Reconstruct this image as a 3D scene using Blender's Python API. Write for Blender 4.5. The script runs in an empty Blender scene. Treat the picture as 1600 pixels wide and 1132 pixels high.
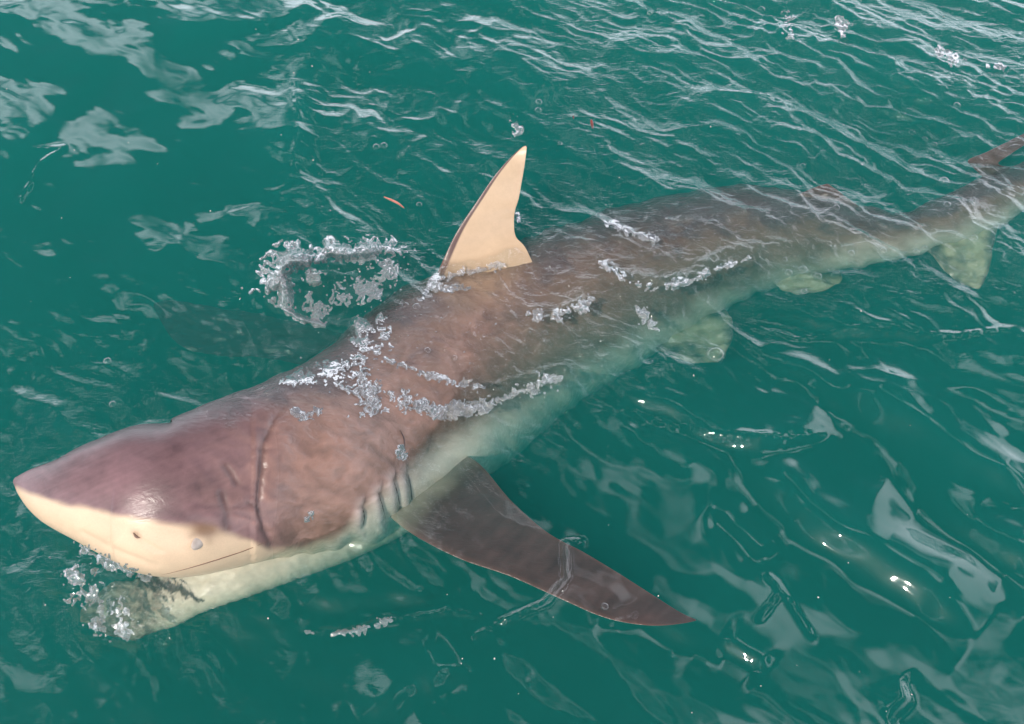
import bpy, math, random
import numpy as np
from mathutils import Vector, Matrix
from mathutils.bvhtree import BVHTree

# ------------------------------------------------------------------ camera
SC = bpy.context.scene
COL = SC.collection
IW, IH = 1600.0, 1132.0
CAM_H, PITCH, LENS = 2.4, math.radians(52.0), 35.3
cam_d = bpy.data.cameras.new('camera'); cam = bpy.data.objects.new('camera', cam_d); COL.objects.link(cam)
cam_d.sensor_width = 36.0; cam_d.lens = LENS; cam_d.clip_start = 0.05; cam_d.clip_end = 2000
cam.location = (0, 0, CAM_H); cam.rotation_euler = (math.pi/2 - PITCH, 0, 0)
SC.camera = cam

# ------------------------------------------------------------------ sky and sun
SUN_EL, SUN_AZ = math.radians(47), math.radians(212)      # azimuth clockwise from +Y (away from the camera)
w = bpy.data.worlds.new('World'); SC.world = w; w.use_nodes = True
nt = w.node_tree; nt.nodes.clear()
def N(nt, t, **kw):
    n = nt.nodes.new(t)
    for k, v in kw.items():
        if k.startswith('i_'):
            key = k[2:]
            key = int(key) if key.isdigit() else key.replace('_', ' ')
            n.inputs[key].default_value = v
        else: setattr(n, k, v)
    return n
out = N(nt, 'ShaderNodeOutputWorld'); bg = N(nt, 'ShaderNodeBackground'); bg.inputs[1].default_value = 0.066
sky = N(nt, 'ShaderNodeTexSky', sky_type='NISHITA', sun_disc=False, sun_elevation=SUN_EL, sun_rotation=SUN_AZ,
        air_density=1.0, dust_density=2.0, ozone_density=1.0)
tc = N(nt, 'ShaderNodeTexCoord')
no = N(nt, 'ShaderNodeTexNoise', i_Scale=2.0, i_Detail=2.5, i_Roughness=0.45, i_Distortion=0.5, noise_dimensions='4D'); no.inputs['W'].default_value = 1.3
cr = N(nt, 'ShaderNodeMapRange', interpolation_type='SMOOTHSTEP'); cr.inputs[1].default_value = 0.53; cr.inputs[2].default_value = 0.64
mx = N(nt, 'ShaderNodeMix', data_type='RGBA'); mx.inputs[7].default_value = (39.0, 40.5, 45.0, 1)
L = nt.links.new
L(tc.outputs['Generated'], no.inputs['Vector']); L(no.outputs['Fac'], cr.inputs[0]); 
sx = N(nt, 'ShaderNodeSeparateXYZ'); L(tc.outputs['Generated'], sx.inputs[0])
hz = N(nt, 'ShaderNodeMapRange', interpolation_type='SMOOTHSTEP'); hz.inputs[1].default_value = 0.38; hz.inputs[2].default_value = 0.20; L(sx.outputs['Z'], hz.inputs[0])
mm = N(nt, 'ShaderNodeMath', operation='MAXIMUM'); L(cr.outputs[0], mm.inputs[0]); L(hz.outputs[0], mm.inputs[1]); L(mm.outputs[0], mx.inputs[0])
L(sky.outputs[0], mx.inputs[6]); L(mx.outputs[2], bg.inputs[0]); L(bg.outputs[0], out.inputs[0])
sd = bpy.data.lights.new('sun', 'SUN'); sd.energy = 3.5; sd.angle = math.radians(0.5); sd.color = (1.0, 0.93, 0.82)
so = bpy.data.objects.new('sun', sd); COL.objects.link(so)
sdir = Vector((math.sin(SUN_AZ)*math.cos(SUN_EL), math.cos(SUN_AZ)*math.cos(SUN_EL), math.sin(SUN_EL)))
so.location = sdir*10; so.rotation_euler = sdir.to_track_quat('Z', 'Y').to_euler()
SC.view_settings.view_transform = 'Standard'; SC.view_settings.look = 'None'
SC.view_settings.exposure = 0.0; SC.view_settings.gamma = 1.0; SC.view_settings.use_curve_mapping = False
cy = SC.cycles
cy.max_bounces = 8; cy.transparent_max_bounces = 24; cy.volume_bounces = 3; cy.diffuse_bounces = 2; cy.glossy_bounces = 3
cy.transmission_bounces = 6; cy.caustics_refractive = False; cy.caustics_reflective = False; cy.sample_clamp_indirect = 4.0
cy.use_denoising = True
try: cy.denoiser = 'OPENIMAGEDENOISE'
except Exception: pass

# ------------------------------------------------------------------ photograph geometry helpers (pixels of the 1600x1132 frame -> world)
FPX = LENS/36.0*IW
EYE = np.array([0, 0, CAM_H])
FWD = np.array([0, math.cos(PITCH), -math.sin(PITCH)]); UPV = np.array([0, math.sin(PITCH), math.cos(PITCH)]); RGT = np.array([1.0, 0, 0])
def at(px, py, z):
    px, py, z = np.broadcast_arrays(np.asarray(px, float), np.asarray(py, float), np.asarray(z, float))
    d = (px - IW/2)[..., None]/FPX*RGT - (py - IH/2)[..., None]/FPX*UPV + FWD
    t = (z - CAM_H)/d[..., 2]
    return EYE + d*t[..., None]
def proj(P):
    q = P - EYE
    dz = q @ FWD
    return IW/2 + FPX*(q @ RGT)/dz, IH/2 - FPX*(q @ UPV)/dz

# ------------------------------------------------------------------ numpy noise
rng = np.random.RandomState(7)
_perm = rng.permutation(512); _perm = np.concatenate([_perm, _perm, _perm])
_ang = rng.rand(512)*2*np.pi; _g2 = np.stack([np.cos(_ang), np.sin(_ang)], -1)
def pn(x, y, seed=0):
    x = np.asarray(x, float) + seed*17.31; y = np.asarray(y, float) - seed*9.77
    xi = np.floor(x).astype(np.int64); yi = np.floor(y).astype(np.int64); xf = x - xi; yf = y - yi
    u = xf**3*(xf*(xf*6 - 15) + 10); v = yf**3*(yf*(yf*6 - 15) + 10)
    def g(ix, iy, dx, dy):
        h = _perm[(_perm[(ix + seed*7) & 511] + iy) & 511]; gg = _g2[h]
        return gg[..., 0]*dx + gg[..., 1]*dy
    a = g(xi, yi, xf, yf); b = g(xi+1, yi, xf-1, yf); c = g(xi, yi+1, xf, yf-1); d = g(xi+1, yi+1, xf-1, yf-1)
    return (a + (b-a)*u + (c-a)*v + (a-b-c+d)*u*v)*1.5
def fbm(x, y, o=4, seed=0, gain=0.5):
    s = 0; a = 1
    for i in range(o):
        s = s + a*pn(x*2**i, y*2**i, seed+i*3); a *= gain
    return s
def ridge(x, y, seed=0): return 1 - 2*np.abs(pn(x, y, seed))
def sstep(a, b, x):
    t = np.clip((x-a)/(b-a), 0, 1); return t*t*(3-2*t)
def segdist(px, py, pts):
    """distance (pixels) to a polyline, and the position along it 0..1"""
    pts = np.asarray(pts, float); best = np.full(np.shape(px), 1e9); pos = np.zeros(np.shape(px)); side = np.zeros(np.shape(px))
    ln = np.hypot(*(pts[1:]-pts[:-1]).T); tot = ln.sum(); acc = 0
    for (a, b), l in zip(zip(pts[:-1], pts[1:]), ln):
        t = np.clip(((px-a[0])*(b[0]-a[0]) + (py-a[1])*(b[1]-a[1]))/l**2, 0, 1)
        dx = px-a[0]-t*(b[0]-a[0]); dy = py-a[1]-t*(b[1]-a[1]); d = np.hypot(dx, dy); m = d < best
        best = np.where(m, d, best); pos = np.where(m, (acc+t*l)/tot, pos)
        side = np.where(m, np.sign((b[0]-a[0])*dy-(b[1]-a[1])*dx), side); acc += l
    return best, pos, side
def spline(P, n):
    """Catmull-Rom through the rows of P, n samples, centripetal-ish by row index chord"""
    P = np.asarray(P, float); d = np.r_[0, np.cumsum(np.sqrt(np.linalg.norm(np.diff(P[:, :2], axis=0), axis=1)+1e-6))]
    t = np.linspace(0, d[-1], n); o = np.empty((n, P.shape[1]))
    m = np.gradient(P, d, axis=0)
    k = np.clip(np.searchsorted(d, t, side='right')-1, 0, len(P)-2); h = (d[k+1]-d[k]); s = ((t-d[k])/h)[:, None]; h = h[:, None]
    return (2*s**3-3*s**2+1)*P[k] + (s**3-2*s**2+s)*h*m[k] + (-2*s**3+3*s**2)*P[k+1] + (s**3-s**2)*h*m[k+1]

# ------------------------------------------------------------------ object helpers
def mesh_obj(name, V, F, mat, parent=None, smooth=True, colors=None, attrs=None):
    me = bpy.data.meshes.new(name)
    V = np.asarray(V, np.float32)
    if isinstance(F, np.ndarray):
        n, k = F.shape
        me.vertices.add(len(V)); me.vertices.foreach_set('co', V.ravel())
        me.loops.add(n*k); me.loops.foreach_set('vertex_index', F.astype(np.int32).ravel())
        me.polygons.add(n); me.polygons.foreach_set('loop_start', np.arange(0, n*k, k, dtype=np.int32))
        me.polygons.foreach_set('loop_total', np.full(n, k, dtype=np.int32))
        me.update(calc_edges=True)
    else:
        me.from_pydata([tuple(v) for v in V], [], F)
    me.polygons.foreach_set('use_smooth', np.full(len(me.polygons), smooth)); me.update()
    if colors is not None:
        at_ = me.color_attributes.new('pigment', 'FLOAT_COLOR', 'POINT')
        at_.data.foreach_set('color', np.c_[colors, np.ones(len(colors))].astype(np.float32).ravel())
    for k, a in (attrs or {}).items():
        x = me.attributes.new(k, 'FLOAT', 'POINT'); x.data.foreach_set('value', np.asarray(a, np.float32))
    me.materials.append(mat)
    o = bpy.data.objects.new(name, me); COL.objects.link(o)
    if parent is not None:
        o.parent = parent; o.matrix_parent_inverse = Matrix.Translation(-parent.location)
    return o
def tag(o, label, cat, group=None, kind=None):
    if label: o['label'] = label
    if cat: o['category'] = cat
    if group: o['group'] = group
    if kind: o['kind'] = kind
    return o
def gridfaces(nu, nv, wrap=False):
    i, j = np.meshgrid(np.arange(nu-1), np.arange(nv if wrap else nv-1), indexing='ij')
    j2 = (j+1) % nv
    return np.stack([i*nv+j, (i+1)*nv+j, (i+1)*nv+j2, i*nv+j2], -1).reshape(-1, 4)

# ------------------------------------------------------------------ materials
def new_mat(name):
    m = bpy.data.materials.new(name); m.use_nodes = True; m.node_tree.nodes.clear(); return m, m.node_tree
def fresnel_nodes(nt, normal=None, f0=0.02, p=5.0, gain=1.0):
    """Schlick reflectance that is the same from above and from below the surface"""
    g = N(nt, 'ShaderNodeNewGeometry'); dot = N(nt, 'ShaderNodeVectorMath', operation='DOT_PRODUCT')
    nt.links.new(g.outputs['Incoming'], dot.inputs[0]); nt.links.new(normal if normal else g.outputs['Normal'], dot.inputs[1])
    a = N(nt, 'ShaderNodeMath', operation='ABSOLUTE'); nt.links.new(dot.outputs['Value'], a.inputs[0])
    s = N(nt, 'ShaderNodeMath', operation='SUBTRACT', use_clamp=True); s.inputs[0].default_value = 1; nt.links.new(a.outputs[0], s.inputs[1])
    q = N(nt, 'ShaderNodeMath', operation='POWER'); q.inputs[1].default_value = p; nt.links.new(s.outputs[0], q.inputs[0])
    r = N(nt, 'ShaderNodeMath', operation='MULTIPLY_ADD', use_clamp=True); r.inputs[1].default_value = (1-f0)*gain; r.inputs[2].default_value = f0*gain
    nt.links.new(q.outputs[0], r.inputs[0]); return r.outputs[0]

def water_material():
    m, nt = new_mat('sea_water'); L = nt.links.new
    o = N(nt, 'ShaderNodeOutputMaterial')
    tc = N(nt, 'ShaderNodeTexCoord')
    mp = N(nt, 'ShaderNodeMapping'); mp.inputs['Rotation'].default_value = (0, 0, math.radians(38)); mp.inputs['Scale'].default_value = (1, 2.6, 1)
    L(tc.outputs['Object'], mp.inputs[0])
    n1 = N(nt, 'ShaderNodeTexNoise', i_Scale=26.0, i_Detail=3.0, i_Roughness=0.55, i_Distortion=1.4)
    L(mp.outputs[0], n1.inputs['Vector'])
    at1 = N(nt, 'ShaderNodeAttribute', attribute_name='rough')
    st = N(nt, 'ShaderNodeMath', operation='POWER', use_clamp=True); st.inputs[1].default_value = 2.2; L(at1.outputs['Fac'], st.inputs[0])
    b = N(nt, 'ShaderNodeBump'); b.inputs['Distance'].default_value = 0.0028; L(st.outputs[0], b.inputs['Strength']); L(n1.outputs['Fac'], b.inputs['Height'])
    fac = fresnel_nodes(nt, b.outputs[0], f0=0.034, p=4.0)
    gl = N(nt, 'ShaderNodeBsdfGlossy', i_Roughness=0.03); gl.inputs['Color'].default_value = (1, 1, 1, 1); L(b.outputs[0], gl.inputs['Normal'])
    tr = N(nt, 'ShaderNodeBsdfTransparent'); mi = N(nt, 'ShaderNodeMixShader')
    L(fac, mi.inputs[0]); L(tr.outputs[0], mi.inputs[1]); L(gl.outputs[0], mi.inputs[2]); L(mi.outputs[0], o.inputs['Surface'])
    vs = N(nt, 'ShaderNodeVolumeScatter'); vs.inputs['Color'].default_value = (0.09, 1.0, 0.91, 1); vs.inputs['Density'].default_value = 0.64; vs.inputs['Anisotropy'].default_value = 0.1
    va = N(nt, 'ShaderNodeVolumeAbsorption'); va.inputs['Color'].default_value = (0.0, 0.55, 0.50, 1); va.inputs['Density'].default_value = 1.5
    ad = N(nt, 'ShaderNodeAddShader'); L(vs.outputs[0], ad.inputs[0]); L(va.outputs[0], ad.inputs[1]); L(ad.outputs[0], o.inputs['Volume'])
    return m
def skin_material(name, bump=1.0, coat=1.0):
    m, nt = new_mat(name); L = nt.links.new
    o = N(nt, 'ShaderNodeOutputMaterial'); p = N(nt, 'ShaderNodeBsdfPrincipled')
    a = N(nt, 'ShaderNodeAttribute', attribute_name='pigment'); tc = N(nt, 'ShaderNodeTexCoord')
    n1 = N(nt, 'ShaderNodeTexNoise', i_Scale=300.0, i_Detail=3.0, i_Roughness=0.7); L(tc.outputs['Object'], n1.inputs['Vector'])
    mr = N(nt, 'ShaderNodeMapRange'); mr.inputs[3].default_value = 0.86; mr.inputs[4].default_value = 1.12; L(n1.outputs['Fac'], mr.inputs[0])
    mu = N(nt, 'ShaderNodeVectorMath', operation='SCALE'); L(a.outputs['Color'], mu.inputs[0]); L(mr.outputs[0], mu.inputs['Scale']); L(mu.outputs[0], p.inputs['Base Color'])
    p.inputs['Roughness'].default_value = 0.5; p.inputs['Specular IOR Level'].default_value = 0.3
    wet = N(nt, 'ShaderNodeAttribute', attribute_name='wet')
    mp = N(nt, 'ShaderNodeMapping'); mp.inputs['Rotation'].default_value = (0, 0, math.radians(-50)); mp.inputs['Scale'].default_value = (1, 2.8, 1); L(tc.outputs['Object'], mp.inputs[0])
    n2 = N(nt, 'ShaderNodeTexNoise', i_Scale=11.0, i_Detail=4.0, i_Roughness=0.6, i_Distortion=2.2); L(mp.outputs[0], n2.inputs['Vector'])
    s2 = N(nt, 'ShaderNodeMath', operation='MULTIPLY_ADD'); s2.inputs[1].default_value = 1.0*bump; s2.inputs[2].default_value = 0.012; L(wet.outputs['Fac'], s2.inputs[0])
    b2 = N(nt, 'ShaderNodeBump'); b2.inputs['Distance'].default_value = 0.035; L(s2.outputs[0], b2.inputs['Strength']); L(n2.outputs['Fac'], b2.inputs['Height'])
    b1 = N(nt, 'ShaderNodeBump'); b1.inputs['Strength'].default_value = 0.25; b1.inputs['Distance'].default_value = 0.0015; L(n1.outputs['Fac'], b1.inputs['Height'])
    L(b1.outputs[0], p.inputs['Normal'])
    cw_ = N(nt, 'ShaderNodeMapRange'); cw_.inputs[3].default_value = 0.6*coat; cw_.inputs[4].default_value = coat; cw_.inputs[2].default_value = 0.5; L(wet.outputs['Fac'], cw_.inputs[0]); L(cw_.outputs[0], p.inputs['Coat Weight']); cr_ = N(nt, 'ShaderNodeMapRange'); cr_.inputs[3].default_value = 0.34; cr_.inputs[4].default_value = 0.06; L(wet.outputs['Fac'], cr_.inputs[0]); L(cr_.outputs[0], p.inputs['Coat Roughness']); p.inputs['Coat IOR'].default_value = 1.5; L(b2.outputs[0], p.inputs['Coat Normal'])
    L(p.outputs[0], o.inputs[0]); return m
def plain(name, col, rough=0.5, coat=0.5):
    m, nt = new_mat(name); o = N(nt, 'ShaderNodeOutputMaterial'); p = N(nt, 'ShaderNodeBsdfPrincipled')
    tc = N(nt, 'ShaderNodeTexCoord'); n1 = N(nt, 'ShaderNodeTexNoise', i_Scale=120.0, i_Detail=3.0); nt.links.new(tc.outputs['Object'], n1.inputs['Vector'])
    r = N(nt, 'ShaderNodeMix', data_type='RGBA'); r.inputs[6].default_value = (*[c*0.7 for c in col], 1); r.inputs[7].default_value = (*[min(1, c*1.25) for c in col], 1)
    nt.links.new(n1.outputs['Fac'], r.inputs[0]); nt.links.new(r.outputs[2], p.inputs['Base Color'])
    p.inputs['Roughness'].default_value = rough; p.inputs['Coat Weight'].default_value = coat; nt.links.new(p.outputs[0], o.inputs[0]); return m
def drop_material():
    m, nt = new_mat('clear_water_drop'); L = nt.links.new; o = N(nt, 'ShaderNodeOutputMaterial')
    f = fresnel_nodes(nt, None, f0=0.07, p=1.5)
    gl = N(nt, 'ShaderNodeBsdfGlossy', i_Roughness=0.05); rf = N(nt, 'ShaderNodeBsdfRefraction', i_IOR=1.33, i_Roughness=0.02)
    rf.inputs['Color'].default_value = (1, 1, 1, 1)
    tr = N(nt, 'ShaderNodeBsdfTransparent'); m0 = N(nt, 'ShaderNodeMixShader'); m0.inputs[0].default_value = 0.22
    L(tr.outputs[0], m0.inputs[1]); L(rf.outputs[0], m0.inputs[2])
    mi = N(nt, 'ShaderNodeMixShader'); L(f, mi.inputs[0]); L(m0.outputs[0], mi.inputs[1]); L(gl.outputs[0], mi.inputs[2])
    df = N(nt, 'ShaderNodeBsdfTranslucent'); df.inputs[0].default_value = (0.9, 0.92, 0.95, 1); dd = N(nt, 'ShaderNodeBsdfDiffuse'); dd.inputs[0].default_value = (0.9, 0.92, 0.95, 1)
    ad = N(nt, 'ShaderNodeMixShader'); ad.inputs[0].default_value = 0.5; L(df.outputs[0], ad.inputs[1]); L(dd.outputs[0], ad.inputs[2])
    m2 = N(nt, 'ShaderNodeMixShader'); m2.inputs[0].default_value = 0.20; L(mi.outputs[0], m2.inputs[1]); L(ad.outputs[0], m2.inputs[2]); L(m2.outputs[0], o.inputs[0]); return m
def foam_material():
    m, nt = new_mat('aerated_foam'); L = nt.links.new; o = N(nt, 'ShaderNodeOutputMaterial')
    p = N(nt, 'ShaderNodeBsdfPrincipled'); p.inputs['Base Color'].default_value = (0.82, 0.84, 0.86, 1); p.inputs['Roughness'].default_value = 0.12
    p.inputs['Coat Weight'].default_value = 1
    tr = N(nt, 'ShaderNodeBsdfTransparent'); f = fresnel_nodes(nt, None, f0=0.14, p=1.3)
    mi = N(nt, 'ShaderNodeMixShader'); L(f, mi.inputs[0]); L(tr.outputs[0], mi.inputs[1]); L(p.outputs[0], mi.inputs[2]); L(mi.outputs[0], o.inputs[0]); return m

M_WATER = water_material(); M_SKIN = skin_material('wet_shark_skin'); M_FIN = skin_material('wet_fin_skin', 0.5, 1.0)
M_DARK = plain('dark_slit', (0.03, 0.022, 0.028)); M_EYE = plain('pale_eye', (0.46, 0.38, 0.33), 0.35, 0.4); M_LID = plain('eye_socket', (0.40, 0.28, 0.18))
M_GILL = plain('gill_crease', (0.10, 0.06, 0.07)); M_LINE = plain('mouth_crease', (0.20, 0.12, 0.085)); M_GAPE = plain('dark_gape', (0.008, 0.008, 0.009), 0.6, 0.1); M_DROP = drop_material(); M_FOAM = foam_material(); M_PINK = plain('pink_strand', (0.50, 0.20, 0.15)); M_RED = plain('reddish_weed', (0.20, 0.04, 0.03)); M_SPECK = plain('pale_speck', (0.75, 0.75, 0.7))

# ------------------------------------------------------------------ water surface
def region(px, py, cx, cy, rx, ry, rot=0):
    c, s = math.cos(math.radians(rot)), math.sin(math.radians(rot))
    dx, dy = px-cx, py-cy; u = (dx*c+dy*s)/rx; v = (-dx*s+dy*c)/ry
    return np.exp(-(u*u+v*v))
# outlines of the animal as it lies in the water: dorsal edge, belly edge, height of the middle, exposure
ST = np.array([
 # Tx,  Ty,   Bx,   By,   zc,   thick(rb/ra)
 [ 24, 745,   26,  757,  0.150, 1.0],
 [ 50, 728,   52,  788,  0.152, 0.85],
 [ 92, 710,   92,  824,  0.155, 0.80],
 [150, 683,  146,  856,  0.158, 0.78],
 [212, 660,  205,  884,  0.155, 0.78],
 [282, 655,  266,  902,  0.145, 0.80],
 [340, 634,  335,  892,  0.115, 0.82],
 [402, 608,  405,  872,  0.070, 0.85],
 [462, 582,  478,  868,  0.000, 0.90],
 [528, 552,  552,  852, -0.105, 0.92],
 [594, 506,  635,  818, -0.205, 0.95],
 [655, 452,  715,  762, -0.280, 0.97],
 [722, 412,  800,  698, -0.315, 1.0],
 [795, 380,  880,  642, -0.320, 1.0],
 [880, 350,  965,  590, -0.295, 1.0],
 [970, 325, 1045,  535, -0.275, 1.0],
 [1055, 305, 1125, 490, -0.245, 1.0],
 [1140, 296, 1200, 455, -0.220, 1.0],
 [1230, 306, 1278, 430, -0.190, 0.95],
 [1330, 328, 1360, 415, -0.155, 0.9],
 [1420, 330, 1438, 395, -0.130, 0.9],
 [1490, 300, 1512, 372, -0.110, 0.85],
 [1560, 268, 1590, 340, -0.115, 0.7],
 [1640, 232, 1668, 296, -0.125, 0.6],
 [1730, 198, 1745, 245, -0.140, 0.5],
 [1790, 180, 1795, 200, -0.150, 0.5]])
TOPL = ST[:, :2]; BOTL = ST[:, 2:4]

def water_height(X, Y):
    px, py = proj(np.stack([X, Y, np.zeros_like(X)], -1))
    inside = (Y > 0.3) & (Y < 6)
    px = np.where(inside, px, 800); py = np.where(inside, py, 1000)
    r1 = math.radians(-40); c, s = math.cos(r1), math.sin(r1); U, V = X*c+Y*s, -X*s+Y*c
    wx = 0.10*fbm(X*2, Y*2, 3, 41); wy = 0.10*fbm(X*2, Y*2, 3, 47)
    h = 0.016*fbm((X+wx)*1.3, (Y+wy)*1.9, 2, 1)
    # energy of the small ripples: strong behind the animal and along it, calm in front of its flank
    topd, _, tside = segdist(px, py, TOPL); botd, _, _ = segdist(px, py, BOTL)
    near = np.exp(-np.minimum(topd, botd*1.6)/90.0)
    up = sstep(1000, 300, py + 0.12*px)
    en = 0.36 + 0.20*up + 0.6*near + 1.25*region(px, py, 1300, 130, 420, 170, 25) - 0.50*region(px, py, 200, 160, 360, 300) + 0.35*region(px, py, 520, 250, 110, 260) \
         + 1.1*region(px, py, 190, 935, 160, 85) - 0.42*region(px, py, 1250, 900, 450, 260)
    en = np.clip(en, 0.05, 1.7)
    # long smooth veils in front of the flank, running away to the lower right
    w1 = 0.06*fbm(X*4, Y*4, 2, 53)
    h += 0.0200*fbm((U+wx)*0.9+.3, (V+wy)*3.0, 2, 5)*(0.6+0.4*en)
    h += 0.0110*en*ridge((U+wx)*1.6, (V+w1)*6.5, 6)
    h += 0.0042*en*ridge((X+1.5*wx)*5.2, (Y+1.5*wy)*6.4, 9)
    w2 = 0.03*fbm(X*7, Y*7, 2, 61)
    h += 0.0040*en*ridge((U+w1)*5, (V+w2)*17, 13) + 0.0011*en*fbm((X+w2)*22, (Y-w2)*26, 3, 17)
    h += 0.0012*np.clip(en-0.6, 0, 1)*ridge((X+w2)*34, (Y+w2)*40, 23)
    # churned water: under the snout, around the splash
    ch = region(px, py, 200, 935, 130, 70, 0) + 0.8*region(px, py, 540, 450, 120, 60, -10) + 0.4*region(px, py, 560, 600, 60, 60) + 0.5*region(px, py, 790, 610, 200, 28, -12)
    h += ch*(0.006*ridge((X+w2)*16, (Y+w2)*16, 29) + 0.004*fbm(X*34, Y*34, 2, 31))
    # broad smooth facets that run away to the lower right of the animal, and others in front of the camera
    for pts, amp, wd in (([(930, 600), (1080, 668), (1190, 700), (1310, 675)], 0.022, 22), ([(1130, 690), (1240, 805), (1380, 890), (1530, 1000)], 0.035, 36), ([(1300, 590), (1430, 690), (1620, 790)], 0.035, 34),
                         ([(1400, 735), (1500, 810), (1640, 920)], 0.030, 30), ([(1110, 790), (1150, 830), (1200, 880)], 0.012, 18), ([(1120, 1000), (1180, 1030), (1200, 1050)], 0.012, 18),
                         ([(1160, 480), (1260, 500), (1380, 520), (1500, 550)], 0.014, 20), ([(1090, 1010), (1000, 960), (930, 985)], 0.010, 20), ([(560, 1130), (650, 1080), (720, 1040)], 0.014, 24),
                         ([(470, 950), (600, 940), (700, 935)], 0.012, 20), ([(0, 330), (40, 250), (110, 180), (190, 90)], 0.012, 30), ([(470, 300), (480, 180), (540, 60)], 0.018, 34), ([(240, 60), (330, 55), (430, 40), (520, 10)], 0.014, 18),
                         ([(1380, 1132), (1420, 1090), (1400, 1050)], 0.010, 18), ([(1180, 560), (1260, 590), (1330, 650)], 0.010, 14)):
        d, pos, sd_ = segdist(px+9*fbm(px/130, py/130, 2, 87), py+9*fbm(px/130, py/130, 2, 88), pts)
        wv_ = wd*(0.8+0.3*fbm(px/160, py/160, 2, 89))
        h += -amp*np.tanh(sd_*d/wv_*1.3)*np.exp(-(d/(wv_*2.6))**2)*np.clip(np.minimum(pos, 1-pos)*5, 0, 1)*inside*np.sign(pts[-1][0]-pts[0][0])
    # single crests
    for pts, amp, wd in (([(915, 845), (880, 850), (884, 905), (850, 945), (790, 972), (770, 975)], 0.018, 4.5),
                         ([(765, 985), (740, 996)], 0.008, 4.0),
                         ([(1160, 500), (1250, 522), (1330, 515), (1450, 530), (1500, 528), (1600, 512)], 0.006, 4.5),
                         ([(920, 615), (1010, 655), (1120, 685), (1230, 692), (1310, 670)], 0.008, 7.0),
                         ([(1190, 890), (1220, 925), (1180, 975)], 0.005, 5.0),
                         ([(1195, 885), (1235, 940), (1275, 1005)], 0.004, 5.0),
                         ([(40, 240), (100, 232), (62, 262), (20, 330)], 0.005, 5.0),
                         ([(460, 120), (470, 200), (460, 260), (490, 320)], 0.004, 5.0),
                         ([(480, 985), (540, 990), (600, 968), (700, 955), (765, 965)], 0.006, 5.0),
                         ([(1000, 480), (1060, 440), (1130, 400), (1230, 385), (1400, 400)], 0.010, 9.0),
                         ([(672, 470), (690, 430), (730, 415), (790, 405), (820, 385)], 0.016, 7.0),
                         ([(930, 405), (965, 436), (985, 440), (1030, 446), (1075, 442), (1105, 425), (1170, 405)], 0.016, 7.0),
                         ([(860, 500), (885, 488), (915, 472)], 0.014, 8.0), ([(560, 500), (572, 530), (562, 570), (575, 610)], 0.02, 12.0),
                         ([(590, 545), (640, 585), (720, 612), (800, 606), (880, 580), (930, 590)], 0.012, 8.0)):
        d, pos, _ = segdist(px, py, pts)
        h += amp*(1+0.5*fbm(px/12, py/12, 2, 83))*np.exp(-(d/wd)**2)*np.clip(np.minimum(pos, 1-pos)*8, 0, 1)*inside
    # ring ripples in front of the gills
    d = np.hypot((px-590)/1.2, py-712); h += 0.0008*np.cos(d*0.9)*np.exp(-(d/22)**2)
    # the sea pulls down along the raised head and wells up over the back
    h -= 0.012*np.exp(-topd/25)*sstep(470, 380, px)
    trunk = sstep(540, 640, px)*np.clip((tside > 0)*(1.0*(botd < 400)), 0, 1)*(np.interp(px, TOPL[:, 0], TOPL[:, 1]) < py)*(np.interp(px, BOTL[:, 0], BOTL[:, 1]) > py)
    tw = trunk*np.clip(topd/40, 0, 1)*np.clip(botd/40, 0, 1)
    h += tw*(0.0045*ridge((X+w2)*11-(Y)*5, (Y+X*0.6+w2)*16, 33)+0.0028*ridge((X+w2)*30-Y*10, (Y+X*.6+w2)*34, 37)+0.003)
    en = np.clip(en + 0.5*tw, 0.1, 1.6)
    fade = np.exp(-np.maximum(0, np.hypot(X, Y-2.2)-4)/3.0)
    far = 0.05*fbm(X*0.35, Y*0.5, 2, 71)*(1-fade)
    return h*fade + far, en

def build_water():
    fx = np.arange(-2.9, 2.9001, 0.0062); fy = np.arange(0.55, 4.75, 0.0062)
    g = np.cumsum(0.02*1.16**np.arange(44)); 
    xs = np.r_[fx[0]-g[::-1], fx, fx[-1]+g]; ys = np.r_[fy[0]-g[::-1], fy, fy[-1]+g]
    X, Y = np.meshgrid(xs, ys, indexing='ij'); Z, en = water_height(X, Y)
    Z[0, :] = Z[-1, :] = -7.0; Z[:, 0] = Z[:, -1] = -7.0
    V = np.stack([X, Y, Z], -1).reshape(-1, 3); F = gridfaces(len(xs), len(ys))
    n = len(V); b = [(xs[0], ys[0], -7), (xs[-1], ys[0], -7), (xs[-1], ys[-1], -7), (xs[0], ys[-1], -7)]
    V = np.r_[V, np.array(b)]; F = np.r_[F, [[n+3, n+2, n+1, n]]]
    o = mesh_obj('sea_water', V, F, M_WATER, attrs={'rough': np.r_[en.ravel(), np.zeros(4)]})
    return tag(o, 'rippled teal green sea water with pale sky reflections', None, kind='structure')

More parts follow.
